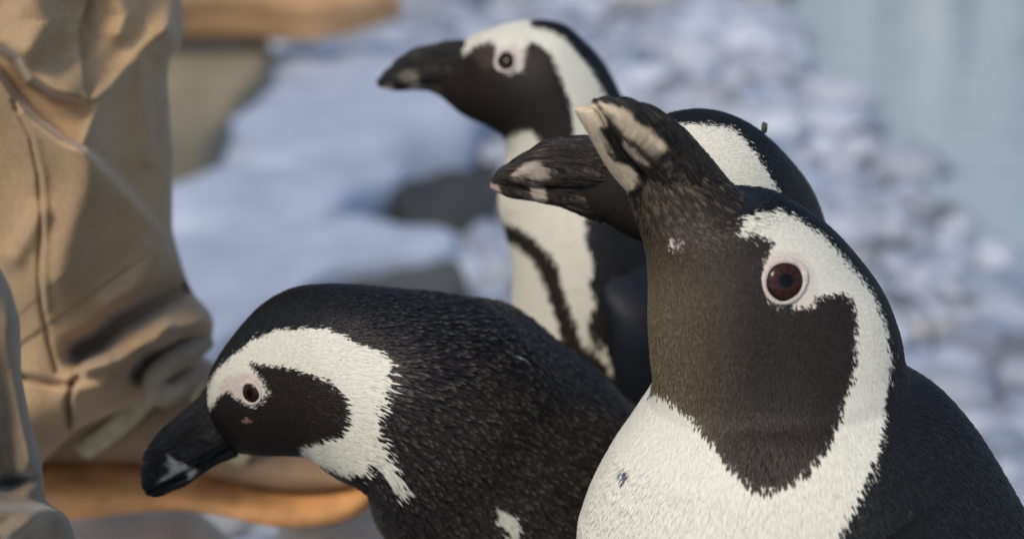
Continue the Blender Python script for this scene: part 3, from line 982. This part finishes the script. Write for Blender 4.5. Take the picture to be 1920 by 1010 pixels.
# ---- C: the penguin behind the big one
C_WHITE = [(1235, 237), (1275, 233), (1360, 234), (1385, 255), (1422, 297), (1446, 337), (1473, 379), (1500, 470), (1520, 600), (1560, 800), (1500, 2600), (1200, 2600), (1250, 700)]
C_FACE = [(1100, 200), (1240, 244), (1275, 290), (1330, 350), (1400, 430), (1420, 500), (1400, 570), (1350, 610), (1200, 600), (1000, 400)]
cfg_C = dict(
    label='penguin whose eye is hidden by the up-turned bill in front of it', seed=400, Y=0.615, tmin=0.7, m=280, Ylow=0.70,
    rows=[(1125, 262, 1078, 388, 0, 1.0, 2.6), (1165, 252, 1122, 414, 0, 1.5, 2.6), (1215, 237, 1165, 442, 0, 2.2, 2.6), (1264, 221, 1205, 460, 0, 2.8, 2.8), (1320, 211, 1250, 480, 0, 3.2, 3.0), (1375, 221, 1290, 505, 0, 3.35, 3.2),
          (1425, 250, 1320, 540, 0, 3.45, 3.6), (1473, 297, 1340, 585, 0.005, 3.5, 4), (1512, 354, 1350, 640, 0.015, 3.6, 4.5), (1537, 416, 1355, 700, 0.03, 3.7, 5), (1565, 500, 1350, 770, 0.05, 4.0, 5.5), (1605, 600, 1342, 850, 0.07, 4.5, 6),
          (1650, 720, 1336, 950, 0.085, 5.1, 7), (1700, 850, 1330, 1050, 0.095, 5.6, 8), (1750, 1000, 1325, 1150, 0.1, 5.8, 9)],
    lower=[(0.222, 0.25, 0.092, 0.24, 5.8, 11), (0.222, 0.17, 0.092, 0.16, 5.4, 11), (0.205, 0.11, 0.11, 0.10, 4.2, 11), (0.175, 0.075, 0.14, 0.075, 1.0, 11)],
    layers=[(C_WHITE, WHITE), (C_FACE, BROWN)],
    eye=(1290, 350, 20, 28), iris=(0.020, 0.010, 0.008), jitter=3.5,
    bill=dict(dorsal=[(921, 344), (926, 332), (948, 311), (993, 283), (1038, 261), (1106, 257), (1185, 246)],
              mouth=[(919, 346), (935, 338), (965, 339), (1000, 341), (1040, 341), (1106, 336), (1195, 350)],
              ventral=[(920, 352), (935, 361), (965, 371), (1010, 376), (1045, 383), (1082, 397), (1125, 415)],
              dY=[0] * 7, wu=[0.15, 0.4, 0.72, 0.9, 1.05, 1.25, 1.2], wl=[0.15, 0.38, 0.62, 0.76, 0.86, 0.9, 0.6], base=(0.045, 0.036, 0.031),
              patches=[([(955, 330), (985, 305), (1005, 300), (1025, 315), (1035, 336), (1000, 338)], (0.33, 0.28, 0.23)), ([(992, 345), (1020, 348), (1028, 375), (1000, 380)], (0.33, 0.28, 0.23)), ([(912, 340), (935, 345), (940, 362), (915, 360)], (0.36, 0.29, 0.25))]),
)

birds = {c_['seed']: penguin(c_) for c_ in (cfg_D, cfg_A, cfg_B, cfg_C)}
M_DEBRIS = mat_simple('dry_plant_bit', (0.06, 0.06, 0.035), 0.9, 0.4, 400, 0.3, 0.0005)
for k_, (x_, y_, q_) in enumerate(((1433, 241, 0.0019), (1511, 346, 0.0013))):
    c0 = at(x_, y_, 0.62)
    Vd = ICO1 * (1 + 0.35 * snoise(ICO1, 70 + k_, 4)[:, None]) * np.array((0.55, 0.7, 1.5)) * q_ + c0
    make_obj('plant_bit', Vd, ICO1F, M_DEBRIS, birds[400][0], smooth=False)

# ------------------------------------------------------------------ PERSON (legs only in view)


def poly_field(px, py, poly):
    """distance, signed side and position along a polyline for arrays of pixels"""
    best = np.full(px.shape, 1e9); side = np.zeros(px.shape); tt = np.zeros(px.shape)
    poly = np.array(poly, float)
    seg = np.linalg.norm(np.diff(poly, axis=0), axis=1)
    tot, acc = seg.sum(), 0.0
    for i in range(len(poly) - 1):
        a, b = poly[i], poly[i + 1]
        d = b - a
        t = np.clip(((px - a[0]) * d[0] + (py - a[1]) * d[1]) / (d @ d), 0, 1)
        qx, qy = a[0] + t * d[0], a[1] + t * d[1]
        dist = np.hypot(px - qx, py - qy)
        s = d[0] * (py - a[1]) - d[1] * (px - a[0])
        k = dist < best
        best[k] = dist[k]; side[k] = np.sign(s[k]); tt[k] = (acc + t[k] * seg[i]) / tot
        acc += seg[i]
    return best, side, tt


def fold_sum(px, py, folds):
    h = np.zeros(px.shape)
    for kind, poly, amp, w, extra in folds:
        d, s, t = poly_field(px, py, poly)
        if kind == 'ridge':
            h += amp * np.exp(-(d / w) ** 2)
        elif kind == 'step':       # raised on the side given by extra, dying away from the edge
            sd = d * s * extra
            up = 0.5 + 0.5 * np.tanh(sd / 7.0)
            fade = np.clip(t / 0.15, 0, 1) * np.clip((1 - t) / 0.35, 0, 1)
            fade = fade * fade * (3 - 2 * fade)
            h += amp * up * np.exp(-np.maximum(sd, 0) / w) * fade
    return h


def trouser(name, left, right, Yc, R, folds, mat, parent, y0, y1, rough_seed, amp_noise=0.004):
    m, nf, nb = 420, 260, 40
    py = np.linspace(y0, y1, m)
    xl = np.interp(py, [p[1] for p in left], [p[0] for p in left])
    xr = np.interp(py, [p[1] for p in right], [p[0] for p in right])
    ker = np.ones(7) / 7
    xr[3:-3] = np.convolve(xr, ker, 'same')[3:-3]
    ph = np.linspace(-math.pi / 2, math.pi / 2, nf)
    mid, half = (xl + xr) / 2, (xr - xl) / 2
    PX = mid[:, None] + half[:, None] * np.sin(ph)[None]
    PY = np.repeat(py[:, None], nf, 1)
    h = fold_sum(PX, PY, folds)
    nz = amp_noise * snoise(np.stack([PX * 0.01, PY * 0.006], -1), rough_seed, 2.0) + amp_noise * 0.16 * snoise(np.stack([PX * 0.01, PY * 0.004], -1), rough_seed + 1, 7)
    edge = np.cos(ph)[None] ** 0.5
    Yf = Yc - R * np.cos(ph)[None] - (h + nz) * edge
    Fp = at(PX, PY, Yf)
    pb = np.linspace(math.pi / 2, 1.5 * math.pi, nb + 2)[1:-1]
    PXb = mid[:, None] + half[:, None] * np.sin(pb)[None]
    Bp = at(PXb, np.repeat(py[:, None], nb, 1), Yc - R * np.cos(pb)[None] + np.zeros((m, 1)))
    V = np.concatenate([Fp, Bp], 1)
    o = make_obj(name, V.reshape(-1, 3), grid_quads(m, nf + nb)[:, ::-1], mat, parent)
    return o


person = empty('person', tuple(at(200, 985, 0.81) * [1, 1, 0]))
tag(person, 'person in tan trousers and orange soled boot beside the penguins, only legs in view', 'person')
bpy.context.view_layer.update()

folds_far = [
    # overhanging upper cloth and the sharp diagonal edge of the lower panel
    ('step', [(-60, 60), (0, 134), (31, 180), (77, 227), (118, 257), (165, 283), (216, 330), (268, 386), (318, 446), (350, 500)], 0.030, 190, 1),
    ('step', [(-40, 60), (30, 110), (55, 150), (100, 178), (165, 195), (215, 165)], 0.026, 160, -1),
    ('ridge', [(338, 0), (312, 50), (247, 118), (196, 175), (158, 255)], 0.014, 22, 0),
    ('ridge', [(318, 60), (340, 90), (318, 112)], 0.014, 22, 0),
    ('ridge', [(265, 120), (275, 200), (280, 300)], 0.006, 16, 0),
    ('ridge', [(168, 285), (168, 350), (140, 430), (118, 520)], 0.013, 45, 0),
    ('ridge', [(225, 60), (235, 30), (215, -20)], 0.008, 22, 0),
    ('ridge', [(60, -20), (90, 40), (60, 90)], 0.008, 30, 0),
    ('ridge', [(150, 20), (160, 70), (120, 110)], -0.006, 28, 0),
    ('ridge', [(25, 190), (31, 206), (57, 258), (72, 330), (77, 412), (72, 515), (78, 576), (91, 641), (106, 697)], -0.0035, 4, 0),
    ('ridge', [(40, 215), (66, 262), (82, 330), (87, 412), (82, 515), (88, 576)], 0.0025, 8, 0),
    ('ridge', [(30, 480), (60, 430), (78, 400)], 0.006, 22, 0),
    # bunched lower folds
    ('ridge', [(148, 660), (185, 640), (222, 605), (283, 573), (350, 538)], -0.042, 21, 0),
    ('ridge', [(165, 690), (205, 680), (245, 655), (285, 628), (312, 612)], 0.020, 13, 0),
    ('ridge', [(215, 668), (255, 645), (290, 625)], -0.010, 8, 0),
    ('ridge', [(390, 600), (360, 610), (330, 620), (300, 640)], 0.020, 24, 0),
    ('ridge', [(255, 700), (275, 685), (300, 665), (345, 650)], -0.030, 15, 0),
    ('ridge', [(140, 735), (190, 720), (240, 695)], 0.012, 26, 0),
    ('ridge', [(215, 560), (250, 540), (300, 480)], 0.008, 30, 0),
    ('ridge', [(40, 706), (90, 716), (126, 722), (146, 708)], -0.008, 6, 0),
    ('ridge', [(136, 720), (128, 750), (132, 800)], -0.012, 5, 0),
    ('step', [(60, 900), (146, 803), (200, 780), (268, 747), (300, 735)], 0.016, 120, -1),
]
trouser('trouser_leg', [(-300, -400), (-290, 300), (-250, 600), (-120, 880), (-80, 900)],
        [(330, -400), (340, 0), (345, 55), (336, 92), (318, 112), (314, 150), (324, 280), (323, 430), (336, 480), (352, 530), (366, 556), (388, 575), (402, 602), (398, 632), (378, 655), (372, 680), (350, 700), (322, 726), (288, 744), (240, 764), (190, 786), (146, 806), (100, 850), (60, 884), (40, 900)],
        0.765, 0.070, folds_far, M_CLOTH, person, -400, 890, 71)

folds_near = [
    ('ridge', [(30, 540), (20, 640), (50, 780), (60, 860)], 0.008, 22, 0),
    ('ridge', [(-60, 560), (-10, 700), (0, 820), (20, 900)], -0.014, 30, 0),
    ('ridge', [(0, 905), (40, 900), (75, 895)], -0.012, 12, 0),
    ('step', [(-40, 945), (20, 950), (60, 948), (100, 945)], 0.018, 120, 1),
    ('ridge', [(20, 1000), (70, 965), (105, 955)], 0.01, 14, 0),
]
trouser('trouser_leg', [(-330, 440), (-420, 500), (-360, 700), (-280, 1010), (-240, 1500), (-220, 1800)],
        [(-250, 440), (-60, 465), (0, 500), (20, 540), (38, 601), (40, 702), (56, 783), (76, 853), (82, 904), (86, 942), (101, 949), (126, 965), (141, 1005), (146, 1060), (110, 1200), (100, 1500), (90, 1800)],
        0.495, 0.04, folds_near, M_CLOTH_SHADED, person, 440, 1800, 81, 0.005)


def tube_px(name, pts, rad, mat, parent, flat=1.0, n=20, m=60):
    """round or flat band along world points"""
    C, _ = crom(np.array(pts), m)
    T = norm(np.gradient(C, axis=0))
    A = norm(np.cross(T, np.array([0, -1.0, 0.0])))
    B = norm(np.cross(A, T))
    rr = np.interp(np.linspace(0, 1, m), np.linspace(0, 1, len(rad)), rad)
    th = np.arange(n) / n * 2 * math.pi
    P = C[:, None] + rr[:, None, None] * (A[:, None] * np.cos(th)[None, :, None] + flat * B[:, None] * np.sin(th)[None, :, None])
    v = np.vstack([P.reshape(-1, 3), C[0], C[-1]])
    f = [tuple(q) for q in grid_quads(m, n)] + [((j + 1) % n, j, m * n) for j in range(n)] + [((m - 1) * n + j, (m - 1) * n + (j + 1) % n, m * n + 1) for j in range(n)]
    return make_obj(name, v, f, mat, parent)


M_SOLE = mat_simple('gum_sole', (0.56, 0.28, 0.11), 0.65, 0.42, 32, 0.5, 0.003)
M_BOOT = mat_simple('boot_leather', (0.30, 0.195, 0.115), 0.6, 0.25, 30, 0.4, 0.002)
M_STRAP = mat_simple('boot_strap_webbing', (0.46, 0.41, 0.27), 0.8, 0.2, 120, 0.4, 0.001)
M_CUFF = mat_simple('trouser_lining', (0.33, 0.27, 0.20), 0.85, 0.15, 60, 0.3, 0.001)


def boot(Y, dx, dz_px, parent, full=True):
    def pp(x, y, yy=Y):
        return at(x + dx, y + dz_px, yy - 0.045) + np.array([0, 0.045, 0])
    root = empty('boot', tuple(pp(300, 985)))
    root.parent = parent
    root.matrix_parent_inverse = parent.matrix_basis.inverted()
    bpy.context.view_layer.update()
    def lo(name, top, bot, w, mat, power):
        D = np.array([pp(*p) for p in top]); V = np.array([pp(*p) for p in bot])
        L = Loft(D, V, np.array(w) / 100, m=120, n=64, power=power)
        L.finish()
        v, f = L.mesh()
        o = make_obj(name, v, f, mat, parent)
        return o
    bpy.data.objects.remove(root)
    up = lo('boot', [(20, 760), (60, 740), (140, 715), (240, 715), (320, 745), (400, 800), (500, 835), (600, 862), (680, 890), (725, 915)],
            [(24, 900), (60, 912), (140, 910), (240, 912), (320, 922), (420, 936), (520, 944), (600, 942), (680, 930), (728, 922)], [3, 4, 4.4, 4.4, 4.4, 4.6, 4.9, 4.7, 3.8, 1.0], M_BOOT, 0.9)
    so = lo('sole', [(10, 905), (60, 902), (120, 899), (220, 903), (300, 911), (420, 924), (520, 933), (620, 929), (690, 918), (742, 904)],
            [(14, 990), (60, 1000), (130, 992), (250, 974), (330, 966), (420, 972), (520, 990), (600, 993), (680, 976), (746, 925)], [3.8, 4.8, 5.1, 5.1, 5.0, 5.2, 5.5, 5.3, 4.5, 1.5], M_SOLE, 0.72)
    so.parent = up
    if full:
        st = [tube_px('strap', [pp(112, 922, Y - 0.043), pp(180, 874, Y - 0.053), pp(240, 816, Y - 0.055), pp(300, 752, Y - 0.05)], [0.0055] * 4, M_STRAP, up, 0.3),
              tube_px('strap', [pp(412, 940, Y - 0.05), pp(430, 905, Y - 0.053), pp(452, 868, Y - 0.05), pp(470, 838, Y - 0.045)], [0.0065] * 4, M_STRAP, up, 0.3)]
        for k in range(4):
            x0, y0 = 300 + k * 32, 770 + k * 18
            tube_px('lace', [pp(x0, y0 + 30, Y - 0.05), pp(x0 + 12, y0 + 8, Y - 0.056), pp(x0 + 34, y0 - 4, Y - 0.05)], [0.0022] * 3, M_STRAP, up)
    return up


boot(0.81, 0, 0, person)
# turned-up pale cuff of the trouser, rolled round a dark hollow
cuff = [at(x, y, yy) for x, y, yy in ((384, 640, 0.745), (352, 660, 0.728), (318, 682, 0.722), (292, 704, 0.718), (290, 728, 0.718), (312, 738, 0.722), (336, 722, 0.730), (356, 700, 0.742))]
tube_px('rolled_cuff', cuff, [0.005, 0.0065, 0.0062, 0.0058, 0.0065, 0.0068, 0.006, 0.004], M_CUFF, person)

# rocks under the boot
M_ROCKB = mat_simple('boot_rock', (0.58, 0.52, 0.44), 0.8, 0.3, 20, 0.7, 0.006)


def boulder(name, label, c, r, seed, mat, col=None, group=None):
    V = ICO3 * (1 + 0.10 * snoise(ICO3, seed, 2.2)[:, None] + 0.05 * snoise(ICO3, seed + 1, 6)[:, None]) * np.array(r)
    V[:, 2] = np.clip(V[:, 2], -r[2] * 0.9, r[2] * 0.85)
    o = make_obj(name, V, ICO3F, mat)
    o.location = c
    tag(o, label, 'rock', group)
    return o


zb = float(at(300, 985, 0.81)[2])
boulder('boulder', 'pale beige rock under the heel of the boot with the orange sole', (-0.235, 0.80, zb - 0.105), (0.09, 0.10, 0.118), 501, M_ROCKB)
boulder('boulder', 'beige rock under the middle of the orange boot sole', (-0.105, 0.82, zb - 0.108), (0.058, 0.09, 0.118), 505, M_ROCKB)
boulder('boulder', 'small grey stone wedged under the toe of the boot', (-0.06, 0.88, 0.05), (0.06, 0.05, 0.08), 511, mat_simple('toe_stone', (0.16, 0.18, 0.165), 0.8, 0.3, 20, 0.6, 0.005))
